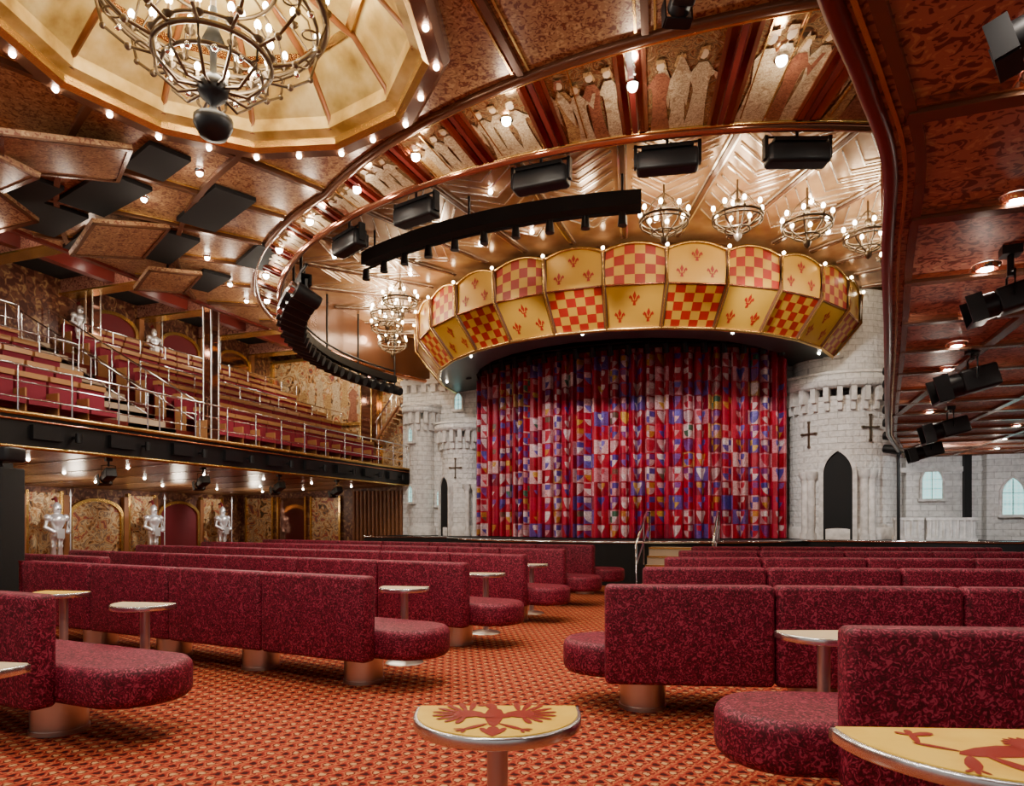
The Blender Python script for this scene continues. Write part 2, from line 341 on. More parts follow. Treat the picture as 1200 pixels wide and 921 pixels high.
for d in BL[:8]+[-156]:
    a=math.radians(d); p=bandpt(a,.62); lamp('SPOT',(p[0],p[1],5.78),150,(1,.87,.70),.06,(p[0],p[1]-.3,0),110,'ring_downlight_lamp')
    lamp('POINT',(p[0],p[1],5.55),15,(1,.87,.68),.05,name='ring_glow_fill')  # added point fill, brightens the band from below the downlights
# ---- recess ceiling
CC=(-3.6,19.5)
m=MB(); m.add([(RC[0]+(RI+.02)*math.cos(2*pi*i/96),min(RC[1]+(RI+.02)*math.sin(2*pi*i/96),20),7.1) for i in range(96)],[tuple(range(96))],RECM)
nd=[]
for k in range(0,19):
    a=math.radians(180+10*k); d=Vector((math.cos(a),math.sin(a),0)); c=Vector((CC[0],CC[1],7.07))
    s1=6.0
    while insd(c.x+d.x*s1,c.y+d.y*s1,RC,RI-.05) and s1<16: s1+=.1
    if s1>6.4:
        m.tube([c+d*6,c+d*s1],.05,BRNZ,4)
        for sg in(-1,1):
            e=Vector((-d.y,d.x,0))*.06*sg; m.tube([c+d*6+e,c+d*s1+e],.02,SIL,4)
    a2=a+math.radians(5); d2=Vector((math.cos(a2),math.sin(a2),0)); e2=Vector((-d2.y,d2.x,0))
    s=6.6
    while s<13.5:
        w=s*math.tan(math.radians(4.2)); p=c+d2*s
        L=c+d2*(s+.55)+e2*w; R=c+d2*(s+.55)-e2*w
        if all(insd(q.x,q.y,RC,RI-.1) for q in(p,L,R)) and p.y<19.3:
            m.tube([L,p,R],.016,SIL,4)
            if int(s*10)%2==0: nd.append(p+d2*.25)
        s+=.30
m.done('ceiling_recess',recalc=False)
m=MB()
for p in nd[::3]: m.ball((p.x,p.y,7.05),.04,DOWN,6)
m.done('recess_downlights')
# ---- dome
m=MB()
def dodec(prof,mat): m.lathe(prof,mat,(DC[0],DC[1],0),12,smooth=False)
dodec([(2.16,6.0),(2.16,5.86),(2.1,5.80),(1.96,5.80)],BRNZ); dodec([(1.96,5.80),(1.9,5.84),(1.9,5.92)],GOLD)
dodec([(1.90,5.92),(1.78,5.96),(1.78,6.1)],GLEAF); dodec([(1.78,6.1),(1.40,6.5)],GLEAF); dodec([(1.40,6.5),(1.36,6.47),(1.3,6.52)],GOLD); dodec([(1.3,6.52),(.5,6.85),(.001,6.88)],GLEAF)
for i in range(12):
    a=2*pi*i/12; f=lambda r,z:(DC[0]+r*math.cos(a),DC[1]+r*math.sin(a),z)
    m.tube([f(1.82,5.95),f(1.78,6.1),f(1.40,6.48),f(1.3,6.5),f(.5,6.82),f(.1,6.86)],.035,WOOD,6)
    a3=a+pi/12
    m.ball((DC[0]+1.97*math.cos(a3),DC[1]+1.97*math.sin(a3),5.79),.03,DOWN,6); m.ball((DC[0]+2.03*math.cos(a),DC[1]+2.03*math.sin(a),5.79),.03,DOWN,6)
m.lathe([(.16,6.86),(.12,6.75),(.03,6.7)],GOLD,(DC[0],DC[1],0),14)
m.done('ceiling_dome',recalc=False)
def big_ch():
    m=MB()
    m.cyl((0,0),.025,-.1,1.85,IRON,8)
    m.lathe([(.001,-.12),(.12,-.08),(.17,.02),(.17,.08),(.05,.12),(.03,.2),(.12,.28),(.15,.36),(.1,.44),(.03,.5),(.03,.7),(.1,.78),(.05,.9),(.03,1.1)],BLK,n=18)
    for R,z,tr in((.5,.62,.028),(.5,.70,.018),(.42,.50,.02),(1.0,1.1,.035),(1.0,1.19,.02),(.92,1.0,.018),(.55,1.4,.02)): m.ring((0,0,z),R,tr,IRON,40,6)
    for i in range(12):
        a=2*pi*i/12; f=lambda r,z:(r*math.cos(a),r*math.sin(a),z)
        m.tube([f(.06,.35),f(.3,.3),f(.48,.45),f(.5,.62)],.015,IRON,5)
        m.tube([f(.5,.62),f(.72,.66),f(.93,.82),f(1.0,1.1)],.016,IRON,5)
        m.tube([f(1.0,1.1),f(.9,1.4),f(.6,1.55),f(.03,1.7)],.012,IRON,5)
        m.tube([f(.5,.62),f(.5,.5),f(.42,.5)],.012,IRON,5)
        m.ball(f(.72,.66),.035,IRON,6); m.ball(f(.93,.82),.03,IRON,6); m.ring(f(.85,.95),.07,.01,IRON,12,5)
        for R,z in((1.0,1.13),(.5,.65),(.75,1.25)):
            x,y,_=f(R,0); m.lathe([(.015,z),(.05,z+.03),(.055,z+.05)],IRON,(x,y,0),8); m.cyl((x,y),.016,z+.04,z+.13,CREAM,6); m.ball((x,y,z+.165),.03,BULB,6,1.5)
            if R==.75: m.tube([(x,y,z),f(.9,1.1)],.01,IRON,5); m.tube([(x,y,z),f(.55,1.4)],.01,IRON,5)
        a+=pi/12; x,y,_=f(.55,0); m.ball((x,y,1.45),.03,BULB,6,1.5); x,y,_=f(.92,0); m.ball((x,y,.98),.035,CHR,6); x,y,_=f(.42,0); m.ball((x,y,.47),.03,CHR,6)
    return m.done('grand_chandelier',(DC[0],DC[1],5.0))
big_ch()
lamp('POINT',(DC[0]+.0,DC[1],6.3),80,(1,.9,.66),.4,name='chandelier_lamp'); lamp('POINT',(DC[0],DC[1],5.45),200,(1,.87,.68),.4,name='chandelier_lamp')
def sm_ch():
    m=MB()
    m.ring((0,0,0),.40,.022,IRON,28,6); m.ring((0,0,-.07),.40,.014,IRON,28,6); m.ring((0,0,-.22),.2,.014,IRON,20,6)
    m.cyl((0,0),.018,-.35,.62,IRON,6); m.lathe([(.001,-.42),(.05,-.38),(.07,-.3),(.03,-.24)],IRON,n=10); m.ball((0,0,.25),.06,IRON,8)
    for i in range(8):
        a=2*pi*i/8; f=lambda r,z:(r*math.cos(a),r*math.sin(a),z)
        m.tube([f(.02,-.3),f(.2,-.22),f(.36,-.12),f(.4,0)],.012,IRON,5); m.tube([f(.4,0),f(.2,.3),f(.02,.45)],.007,IRON,4)
        x,y,_=f(.40,0); m.cyl((x,y),.028,.0,.03,IRON,8); m.cyl((x,y),.013,.03,.11,CREAM,6); m.ball((x,y,.145),.034,BULB,6,1.4)
    return m.done('candle_chandelier',(-1.53,11.7,6.48))
c0=sm_ch()
CH=[(-1.53,11.7),(-.36,12),(.75,12.7),(1.8,13.6),(2.6,14.9),(-7.8,13.9),(-8.6,14.7),(-9.2,15.7),(-9.9,17.2)]
for i,(x,y) in enumerate(CH):
    if i: dup(c0,(x,y,6.48),.3*i)
    lamp('POINT',(x,y,6.62),48,(1,.82,.55),.25,name='candle_lamp')
# ---- canopy
m=MB(); NP=15
def zt(s): return 6.82+.16*(1-(2*s-1)**2)
for k in range(NP):
    a0=math.radians(180+180*k/NP); a1=math.radians(180+180*(k+1)/NP)
    def P(r,z,s,off=0):
        p0=Vector((CC[0]+(r+off)*math.cos(a0),CC[1]+(r+off)*math.sin(a0),z)); p1=Vector((CC[0]+(r+off)*math.cos(a1),CC[1]+(r+off)*math.sin(a1),z)); return p0.lerp(p1,s)
    def low(s,t,off=0): return P(5.35+.6*t,5.42+.73*t,s,off)
    def up(s,t,off=0): return P(5.95,6.15+(zt(s)-6.15)*t,s,off)
    up_check=(k%2==0)
    for fn,rows,chk in((low,5,not up_check),(up,4,up_check)):
        nc=6
        for i in range(nc):
            for j in range(rows):
                mt=(CRED if (i+j)%2 else CGOLD) if chk else CGOLD
                m.add([fn(i/nc,j/rows),fn((i+1)/nc,j/rows),fn((i+1)/nc,(j+1)/rows),fn(i/nc,(j+1)/rows)],[(0,1,2,3)],mt)
        def fl(cs,ctt,sz,mat):
            for poly in ([(0,.5),(.13,.2),(0,-.1),(-.13,.2)],[(.1,-.08),(.16,.12),(.3,.26),(.4,.1),(.32,-.02),(.28,.08),(.2,-.08)],[(-.1,-.08),(-.2,-.08),(-.28,.08),(-.32,-.02),(-.4,.1),(-.3,.26),(-.16,.12)],[(-.2,-.1),(.2,-.1),(.2,-.17),(-.2,-.17)],[(-.07,-.17),(.07,-.17),(.12,-.4),(-.12,-.4)]):
                m.add([fn(cs+x*sz/1.2,ctt+y*sz/.8,.012) for x,y in poly],[tuple(range(len(poly)))],mat)
        if not chk:
            for cs,ct in((.25,.3),(.75,.3),(.5,.68)): fl(cs,ct,.28,CRED)
    m.tube([P(5.35,5.42,0),P(5.95,6.15,0),P(5.98,zt(0)+.02,0)],.055,BRNZ,6)
    m.tube([P(5.42,5.42,0),P(6.01,6.15,0),P(6.03,zt(0),0)],.022,GOLD,6)
    m.tube([up(s/8,1,.02) for s in range(9)],.035,GOLD,6); m.tube([low(0,0,.02),low(1,0,.02)],.045,GOLD,6); m.tube([low(0,1,.01),low(1,1,.01)],.02,COP,6)
    m.add([P(5.35,5.42,0),P(5.35,5.42,1),P(4.3,5.5,1),P(4.3,5.5,0)],[(0,1,2,3)],TEAL)
    m.add([P(4.3,5.5,0),P(4.3,5.5,1),P(4.3,7.1,1),P(4.3,7.1,0)],[(0,1,2,3)],MATB)
    m.add([P(5.9,6.8,0),P(5.9,6.8,1),P(5.6,7.1,1),P(5.6,7.1,0)],[(0,1,2,3)],BRNZ)
    if k%3==1: m.ball(P(5.2,5.42,.5),.03,DOWN,6)
    m.ball(P(6.05,zt(0)+.06,0),.035,BULB,6)
m.done('stage_canopy',recalc=False)
for a in (200,225,250,275,300,325):
    q=math.radians(a); lamp('POINT',(CC[0]+7.4*math.cos(q),CC[1]+7.4*math.sin(q),6.6),26,(1,.84,.6),.15,name='canopy_lamp')
# ---- stage
m=MB(); pts=[(-10.9,20),(-10.9,17.3),(-8.2,17.3)]
for i in range(25):
    a=math.radians(180+27+ (126)*i/24); pts.append((CC[0]+5.2*math.cos(a)*1.0,CC[1]+4.9*math.sin(a)))
pts+=[(1.1,17.3),(8,17.3),(8,20)]
m.rprism(pts,0.001,.95,.01,MATB,segs=1,smooth=False)
tp=pts[1:-1]; m.tube([(x,y,.94) for x,y in tp],.03,CHR,6)
m.done('stage')
m=MB()
for i in range(5): m.box(-2.2,-.9,13.45+.25*i,14.9,0 if i==0 else .17*i,.17*(i+1),STEP); m.box(-2.2,-.9,13.43+.25*i,13.47+.25*i,.17*(i+1)-.03,.17*(i+1)+.005,GOLD)
m.done('stage_steps')
for sx in(-2.27,-.83):
    m=MB(); m.tube([(sx,13.3,0),(sx,13.3,.95),(sx,14.6,1.6),(sx,15.0,1.6),(sx,15.0,.96)],.022,CHR,8); m.tube([(sx,13.3,.55),(sx,14.9,1.3)],.015,CHR,6); m.tube([(sx,14.2,.5),(sx,14.2,1.4)],.015,CHR,6); m.done('stage_handrail')
# curtain
m=MB(); nx,nz=460,14; cx0,cx1=-7.95,.60
vs=[];fs=[];uv=[]
for j in range(nz+1):
    t=j/nz
    for i in range(nx+1):
        s=i/nx; ang=s*2-1; x=cx0+(cx1-cx0)*s; y=17.2+1.5*(ang*ang)
        f=.13*math.sin(s*2*pi*38+.9*math.sin(s*31))+.035*math.sin(s*2*pi*91+t*1.5); f*=(1.15-.35*t)
        vs.append((x+.03*math.cos(s*2*pi*38),y+f,.97+5.0*t))
for j in range(nz):
    for i in range(nx):
        a=j*(nx+1)+i; fs.append((a,a+1,a+nx+2,a+nx+1)); uv.append([(i/nx,j/nz),((i+1)/nx,j/nz),((i+1)/nx,(j+1)/nz),(i/nx,(j+1)/nz)])
m.add(vs,fs,CUR,True,None,uv); m.done('stage_curtain',recalc=False)
m=MB(); tr=[]
for i in range(41):
    s=i/40; tr.append((cx0-.1+(cx1-cx0+.2)*s,16.82+1.5*(2*s-1)**2,5.85))
m.tube(tr,.22,MATB,4); m.tube([(x,y-.3,z-.1) for x,y,z in tr],.035,BLK,6)
for i in range(1,40,2):
    x,y,z=tr[i]; M=Matrix.Translation((x,y-.32,z-.28))@Matrix.Rotation(math.radians(25),4,'X'); m.cyl((0,0),.09,-.12,.12,BLK,10,.07,M)
m.box(-7.9,.7,17.5,19.9,6.0,6.1,MATB)
m.done('curtain_pelmet_truss')
# ---- castle
def tower(cx,cy,r,z0,zc,zt2,zi,ri,nc):
    m=MB()
    m.lathe([(r,z0),(r,zc+.1)],STONE,(cx,cy,0),40); m.lathe([(r+.06,z0),(r+.06,z0+.25),(r,z0+.3)],STONE2,(cx,cy,0),40)
    for i in range(nc):
        a=2*pi*i/nc; M=Matrix.Translation((cx,cy,0))@Matrix.Rotation(a,4,'Z')
        m.box(r-.05,r+.1,-.05,.05,zc-.25,zc+.1,STONE2,M); m.box(r-.05,r+.2,-.06,.06,zc-.05,zc+.3,STONE2,M)
    m.lathe([(r,zc+.28),(r+.24,zc+.3),(r+.24,zt2),(r+.1,zt2),(r+.1,zt2-.1),(.01,zt2-.1)],STONE,(cx,cy,0),40)
    m.lathe([(r+.27,zt2),(r+.27,zt2+.06),(r+.08,zt2+.06)],STONE2,(cx,cy,0),40)
    if zi: m.lathe([(ri,zt2-.1),(ri,zi)],STONE,(cx,cy,0),40)
    return m
def win(m,x,y,z,w,h,rz=0,mat=None,t=.06):
    M=Matrix.Translation((x,y,z))@Matrix.Rotation(rz,4,'Z'); m.ext(arch(w,h),-.03,.03,mat or WIN,M); archframe(m,w,h,t,-.07,.05,STONE2,True,M)
    m.box(-w/2-t*1.5,w/2+t*1.5,-.1,.03,-.07,0,STONE2,M); m.box(-.008,.008,-.04,-.03,0,h*.97,IRON,M)
    for q in(.3,.6): m.box(-w/2,w/2,-.04,-.03,h*q-.006,h*q+.006,IRON,M)
def cross(m,x,y,z,s,rz=0):
    M=Matrix.Translation((x,y,z))@Matrix.Rotation(rz,4,'Z')
    m.box(-.02*s,.02*s,-.03,.02,-.35*s,.35*s,IRON,M); m.box(-.22*s,.22*s,-.03,.02,.0,.04*s,IRON,M)
    for a,b in((-.22,.02),(.22,.02),(0,.36),(0,-.36)): m.box((a-.035)*s,(a+.035)*s,-.035,.02,(b-.03)*s,(b+.03)*s,IRON,M)
def rad(cx,cy,r,deg): a=math.radians(deg); return cx+r*math.cos(a),cy+r*math.sin(a),a+pi/2
m=tower(1.95,19.6,1.3,.95,4.35,4.95,7.05,1.15,30)
x,y,rz=rad(1.95,19.6,1.27,-98); M=Matrix.Translation((x,y,.95))@Matrix.Rotation(rz,4,'Z'); m.ext(arch(.64,2.15),-.06,.0,MATB,M); archframe(m,.64,2.15,.1,-.12,.03,STONE2,True,M)
x,y,rz=rad(1.95,19.6,1.17,-103); win(m,x,y,5.45,.26,.5,rz)
x,y,rz=rad(1.95,19.6,1.32,-128); cross(m,x,y,3.55,.85,rz); x,y,rz=rad(1.95,19.6,1.32,-66); cross(m,x,y,3.65,.85,rz)
for dg in(-130,-123,-74,-67):
    x,y,rz=rad(1.95,19.6,1.41,dg); m.cyl((x,y),.085,.95,2.5,STONE2,12); m.cyl((x,y),.12,.95,1.1,STONE2,12); m.lathe([(.085,2.4),(.14,2.5),(.15,2.62)],STONE2,(x,y,0),12)
m.done('castle_tower')
m=MB(); m.box(.62,3.4,19.6,19.95,.95,7.05,STONE); m.box(3.4,8,19.3,19.95,.95,2.98,STONE); m.box(3.1,8,19.22,19.3,2.6,2.72,STONE2)
m.box(4.6,4.75,19.1,19.3,.95,2.98,MATB)
win(m,3.95,19.27,1.95,.42,.78,0); m.box(5.0,7.9,18.9,19.3,.95,2.98,STONE); win(m,5.5,18.88,1.55,.42,.85,0); win(m,7.2,18.88,1.55,.42,.85,0)
m.done('castle_wall_right')
m=MB()
for x0,x1 in((2.95,3.5),(3.6,4.55)):
    m.box(x0,x1,18.0,18.3,.95,1.42,STONE2)
    m.box(x0-.03,x1+.03,17.95,18.32,.95,1.02,STONE2); m.box(x0-.03,x1+.03,17.96,18.32,1.42,1.48,STONE2); nn_=int((x1-x0)/.12)
    for i in range(nn_): m.cyl((x0+.06+i*(x1-x0)/nn_,17.97),.03,1.0,1.42,STONE2,8)
m.done('castle_balustrade')
m=tower(-8.75,19.5,.62,.95,3.85,4.35,0,0,20)
x,y,rz=rad(-8.75,19.5,.6,-118); M=Matrix.Translation((x,y,.95))@Matrix.Rotation(rz,4,'Z'); m.ext(arch(.42,1.8),-.07,0,MATB,M); archframe(m,.42,1.8,.07,-.12,.03,STONE2,True,M)
x,y,rz=rad(-8.75,19.5,.63,-85); cross(m,x,y,3.0,.8,rz)
m.done('castle_tower')
m=tower(-10.15,19.5,.4,.95,4.5,5.0,0,0,14); x,y,rz=rad(-10.15,19.5,.41,-115); win(m,x,y,3.9,.2,.45,rz); win(m,x,y,2.0,.22,.5,rz); m.done('castle_turret')
m=MB(); m.box(-10.9,-7.85,19.6,19.95,.95,7.05,STONE)
win(m,-8.9,19.57,4.9,.24,.5,0); win(m,-9.5,19.57,1.9,.26,.55,0)
M=Matrix.Translation((-8.02,19.57,.95)); m.ext(arch(.4,1.85),-.04,0,MATB,M); archframe(m,.4,1.85,.07,-.1,.03,STONE2,True,M)
for i in range(9): m.box(-10.85+i*.34,-10.68+i*.34,19.45,19.62,5.5,5.75,STONE2)
m.box(-10.9,-7.85,19.42,19.62,5.75,5.9,STONE2)
m.done('castle_wall_left')
m=MB()
for x in(-8.3,-8.05): m.cyl((x,18.86),.07,.95,2.4,STONE2,10); m.cyl((x,18.86),.1,.95,1.08,STONE2,10); m.lathe([(.07,2.3),(.12,2.4),(.13,2.5)],STONE2,(x,18.86,0),10)
m.box(-8.45,-7.95,18.73,18.99,2.5,2.6,STONE2); m.done('castle_columns')
# ---- right soffit
E=[(-3.6,-1.6),(-1.6,-.5),(-.3,.75),(.45,1.40),(.99,2.1),(1.30,2.5),(1.69,3.05),(2.28,4.15),(3.36,6.1),(5.0,9.1),(6.88,12.5),(8.9,16.1)]
E2=[]
for i in range(1,len(E)-2):
    p0,p1,p2,p3=[Vector(E[i+j]) for j in(-1,0,1,2)]
    for j in range(5):
        t=j/5; E2.append(.5*((2*p1)+(p2-p0)*t+(2*p0-5*p1+4*p2-p3)*t*t+(3*p1-p0-3*p2+p3)*t**3))
E2=[Vector(E[0])]+E2+[Vector(E[-2]),Vector(E[-1])]
Eh=[C(*p) for p in E2]; Eh=[p for p in Eh if p[1]<17.6]+[(3.3,19.25)]
poly=Eh+[(8,19.25),(8,-4),(Eh[0][0],-4)]
m=MB(); n=len(poly); m.add([(x,y,3.0) for x,y in poly],[tuple(range(n))],RUST)
m.add([(x,y,3.5) for x,y in poly],[tuple(range(n))],MATB)
for i in range(len(Eh)-1):
    a,b=Eh[i],Eh[i+1]; m.add([(*a,3.0),(*b,3.0),(*b,3.55),(*a,3.55)],[(0,1,2,3)],DRED)
m.tube([(x,y,2.99) for x,y in Eh],.035,DRED,6); m.tube([(x,y,3.5) for x,y in Eh],.04,GOLD,6)
m.tube([(x+.12,y,2.985) for x,y in Eh],.03,BRNZ,4); m.tube([(x+.06,y,2.985) for x,y in Eh],.012,GOLD,4)
def edgeu(v):
    for i in range(len(Eh)-1):
        if Eh[i][1]<=v<=Eh[i+1][1]: t=(v-Eh[i][1])/(Eh[i+1][1]-Eh[i][1]+1e-9); return Eh[i][0]+t*(Eh[i+1][0]-Eh[i][0])
    return Eh[0][0]
v=.9
while v<19:
    u=edgeu(v); m.box(u+.1,7.9,v-.04,v+.04,2.955,2.999,BRNZ); m.box(u+.1,7.9,v-.065,v-.045,2.97,2.999,COP); m.box(u+.1,7.9,v+.045,v+.065,2.97,2.999,COP); v+=1.05
for u in(1.9,3.1,4.3,5.5,6.7):
    v1=-3
    for q in range(230):
        if edgeu(q*.1-3.9)>u-.1: break
        v1=q*.1-3.9
    m.box(u-.04,u+.04,-3.9,v1,2.96,2.999,BRNZ)
m.done('ceiling_right_soffit',recalc=False)
m=MB(); SD=[]
for v in (1.9,2.9,4.0,5.0,6.1,7.1,8.2,9.2,10.3,11.3,13.4,15.5,17.5):
    for u in(edgeu(v)+.55,edgeu(v)+1.9,edgeu(v)+3.2):
        if u<7.5: m.lathe([(.06,2.97),(.075,2.985),(.08,2.999)],CHR,(u,v,0),12); m.cyl((u,v),.035,2.965,2.99,DOWN,8); SD.append((u,v))
m.done('soffit_downlights')
for i,(u,v) in enumerate(SD):
    if i%2==0: lamp('SPOT',(u,v,2.93),32,(1,.87,.74),.05,(u,v,0),130,'soffit_lamp')
    elif i%4==1: lamp('POINT',(u,v,2.62),4.5,(1,.84,.7),.06,name='soffit_glow_fill')  # extra points added to brighten the soffit, which its downlights miss
# ---- spotlights
def spot_obj(name,loc,rz,tilt,s=1,up=.3):
    m=MB(); M=Matrix.Scale(s,4)@Matrix.Rotation(tilt,4,'X')
    m.rprism(rrect(-.13,.13,-.12,.12,.03),-.22,.12,.02,BLK,M); m.cyl((0,0),.12,.12,.26,BLK,14,.13,M); m.cyl((0,0),.105,.255,.265,MATB,12,None,M)
    for sx in(-1,1):
        m.box(sx*.15-.01,sx*.15+.01,-.13,.13,.24,.38,BLK,M); m.tube([(sx*.16*s,0,0),(sx*.16*s,0,.24*s),(0,0,.26*s)],.012*s,BLK,5)
    m.box(-.14,.14,.12,.14,.24,.38,BLK,M); m.cyl((0,0),.018,.22*s,up,BLK,8); m.box(-.05,.05,-.05,.05,up-.05,up,BLK)
    return m.done(name,loc,rz)
for X,Y,s,rz in((1.40,1.74,.5,1.2),(2.90,3.97,.75,1.5),(4.25,6.3,1.1,1.6),(6.1,9.5,1.2,1.6),(7.7,12.6,1.2,1.6)):
    u,v=C(X,Y); spot_obj('stage_spotlight',(u,v,2.70),rz,math.radians(-105),s*.8,.30)
for d in(-60,-70.4,-81,-92,-105.8,-117):
    a=math.radians(d); x,y=RC[0]+8.05*math.cos(a),RC[1]+8.05*math.sin(a)
    m=MB(); m.rprism(rrect(-.36,.36,-.12,.12,.05),-.13,.1,.04,BLK); m.box(-.3,.3,-.125,.125,.1,.14,BLK)
    for sx in(-.37,.37): m.box(sx-.02,sx+.02,-.05,.05,-.06,.2,BLK)
    for k in range(5): m.box(-.3+.13*k,-.22+.13*k,.1,.16,-.1,.08,BLK)
    m.tube([(-.37,0,.2),(.37,0,.2)],.015,BLK,5); m.cyl((0,0),.02,.08,1.42,BLK,6); m.done('moving_stage_light',(x,y,5.68),a+pi/2)
u,v=C(1.42,5.6); spot_obj('stage_spotlight',(u,v,5.78),.4,math.radians(-100),.75,.22)
m=MB(); arc=[(CC[0]+8.6*math.cos(math.radians(q)),CC[1]+8.6*math.sin(math.radians(q)),6.6) for q in range(244,283,2)]
m.tube(arc,.17,MATB,4); m.tube([(x,y,z-.2) for x,y,z in arc],.03,BLK,6)
for i in(1,9,18): m.cyl(arc[i][:2],.025,6.6,7.09,BLK,6)
for i in range(0,20,2):
    x,y,z=arc[i]; M=Matrix.Translation((x,y,z-.3)); m.cyl((0,0),.08,-.1,.1,BLK,10,.06,M)
m.done('lighting_truss')
m=MB(); arc=[(RC[0]+8.1*math.cos(math.radians(q)),RC[1]+8.1*math.sin(math.radians(q)),5.6) for q in range(-192,-128,3)]
m.tube(arc,.13,MATB,4); m.tube([(x,y,z+.25) for x,y,z in arc],.03,BLK,6)
for i in range(0,len(arc),1):
    x,y,z=arc[i]
    if i%4==0: m.cyl((x,y),.03,z,7.09,BLK,6)
    a=math.atan2(CC[1]-3-y,CC[0]-x); M=Matrix.Translation((x,y,z-.3))@Matrix.Rotation(a-pi/2,4,'Z')@Matrix.Rotation(math.radians(-110),4,'X'); m.cyl((0,0),.15,-.22,.24,BLK,12,.12,M); m.cyl((0,0),.11,-.32,-.22,CHR if i%3==0 else BLK,10,.1,M); m.tube([(x,y,z),(x,y,z-.3)],.03,BLK,5)
m.done('lighting_truss')
m=MB(); m.cyl((3.0,17.9),.035,.95,5.5,BLK,8)
for i in range(7):
    z=3.05+.3*i; M=Matrix.Translation((2.85,17.75,z))@Matrix.Rotation(math.radians(60),4,'Z')@Matrix.Rotation(math.radians(100),4,'X'); m.cyl((0,0),.1,-.18,.18,BLK,10,.12,M); m.box(2.85,3.0,17.8,17.9,z-.02,z+.02,BLK)
m.done('stage_light_boom')
# ---- left balcony
V0,V1=2.0,19.6; NR=8; AIS=(10.3,11.6)
m=MB()
m.add([(-10.7,V0,2.53),(-10.7,V1,2.53),(-17.7,V1,2.3),(-17.7,V0,2.3)],[(0,1,2,3)],BRZ)
for i in range(12): y=3+1.45*i; m.add([(-10.75,y,2.515),(-10.75,y+.12,2.515),(-17.6,y+.12,2.285),(-17.6,y,2.285)],[(0,1,2,3)],BRNZ)
m.box(-11.5,-10.75,V0,V1,2.56,3.07,DRED)
for i in range(NR):
    u=-11.45-.6*i; m.box(u-.6 if i<NR-1 else -16.19,u,V0,V1,2.6,3.07+.34*i,DRED)
m.box(-10.78,-10.66,V0,V1,2.55,3.05,BLK); m.tube([(-10.64,V0,3.06),(-10.64,V1,3.06)],.04,GOLD,6); m.tube([(-10.64,V0,2.54),(-10.64,V1,2.54)],.03,GOLD,6); m.tube([(-10.64,V0,2.96),(-10.64,V1,2.96)],.02,COP,6)
for i in range(9):
    y=7.4+1.35*i; m.box(-10.66,-10.58,y,y+.5,2.68,2.9,BLK); m.cyl((-10.52,y+.7),.05,2.68,2.84,BLK,8); m.box(-10.66,-10.5,y+.68,y+.72,2.75,2.79,BLK)
for j in range(2*NR):
    u=-11.45-.3*j; m.box(u-.3,u,AIS[0]+.05,AIS[1]-.05,3.0,3.07+.17*j+.005,STEP)
m.done('balcony',recalc=False)
for i in range(NR):
    m=MB(); u=-11.5-.6*i; z=3.07+.34*i; y=V0+.3
    while y<V1-.7:
        if not(AIS[0]-.6<y<AIS[1]):
            m.box(u-.36,u-.04,y,y+.52,z+.3,z+.42,SEATB); m.box(u-.46,u-.36,y,y+.52,z+.25,z+.80,SEATB); m.box(u-.50,u-.32,y,y+.52,z+.80,z+.89,SEATW); m.box(u-.4,u-.1,y-.03,y,z,z+.58,SEATW)
        y+=.57
    m.done('balcony_seat_row')
def rail(pts,h,step,name,bars=(1,.66,.33)):
    m=MB()
    for k in bars: m.tube([(x,y,z+h*k) for x,y,z in pts],.02 if k==1 else .01,CHR,6)
    for i in range(len(pts)-1):
        a,b=Vector(pts[i]),Vector(pts[i+1]); n=max(1,round((b-a).length/step))
        for j in range(n+1): p=a.lerp(b,j/n); m.tube([p,p+Vector((0,0,h))],.014,CHR,6)
    m.done(name)
rail([(-10.75,V0,3.07),(-10.75,V1,3.07)],.75,.9,'balcony_railing')
for yy in(AIS[0]-.02,AIS[1]+.02): rail([(-11.45,yy,3.1),(-16.1,yy,3.07+.34*7.6)],.85,.6,'stair_railing',(1,.5))
for q in(3,6):
    xx=-11.45-.6*q; zz=3.07+.34*q
    rail([(xx,V0,zz),(xx,AIS[0]-.1,zz)],.95,.8,'balcony_railing'); rail([(xx,AIS[1]+.1,zz),(xx,V1,zz)],.95,.8,'balcony_railing')
for x,y in((-11.6,12.1),(-15.6,12.4),(-11.6,5.2)):
    m=MB(); m.box(x-.11,x+.11,y-.11,y+.11,3.0,7.35,MIR)
    for a in(-.11,.11):
        for b in(-.11,.11): m.tube([(x+a,y+b,3.0),(x+a,y+b,7.35)],.02,SIL,6)
    m.done('balcony_column')
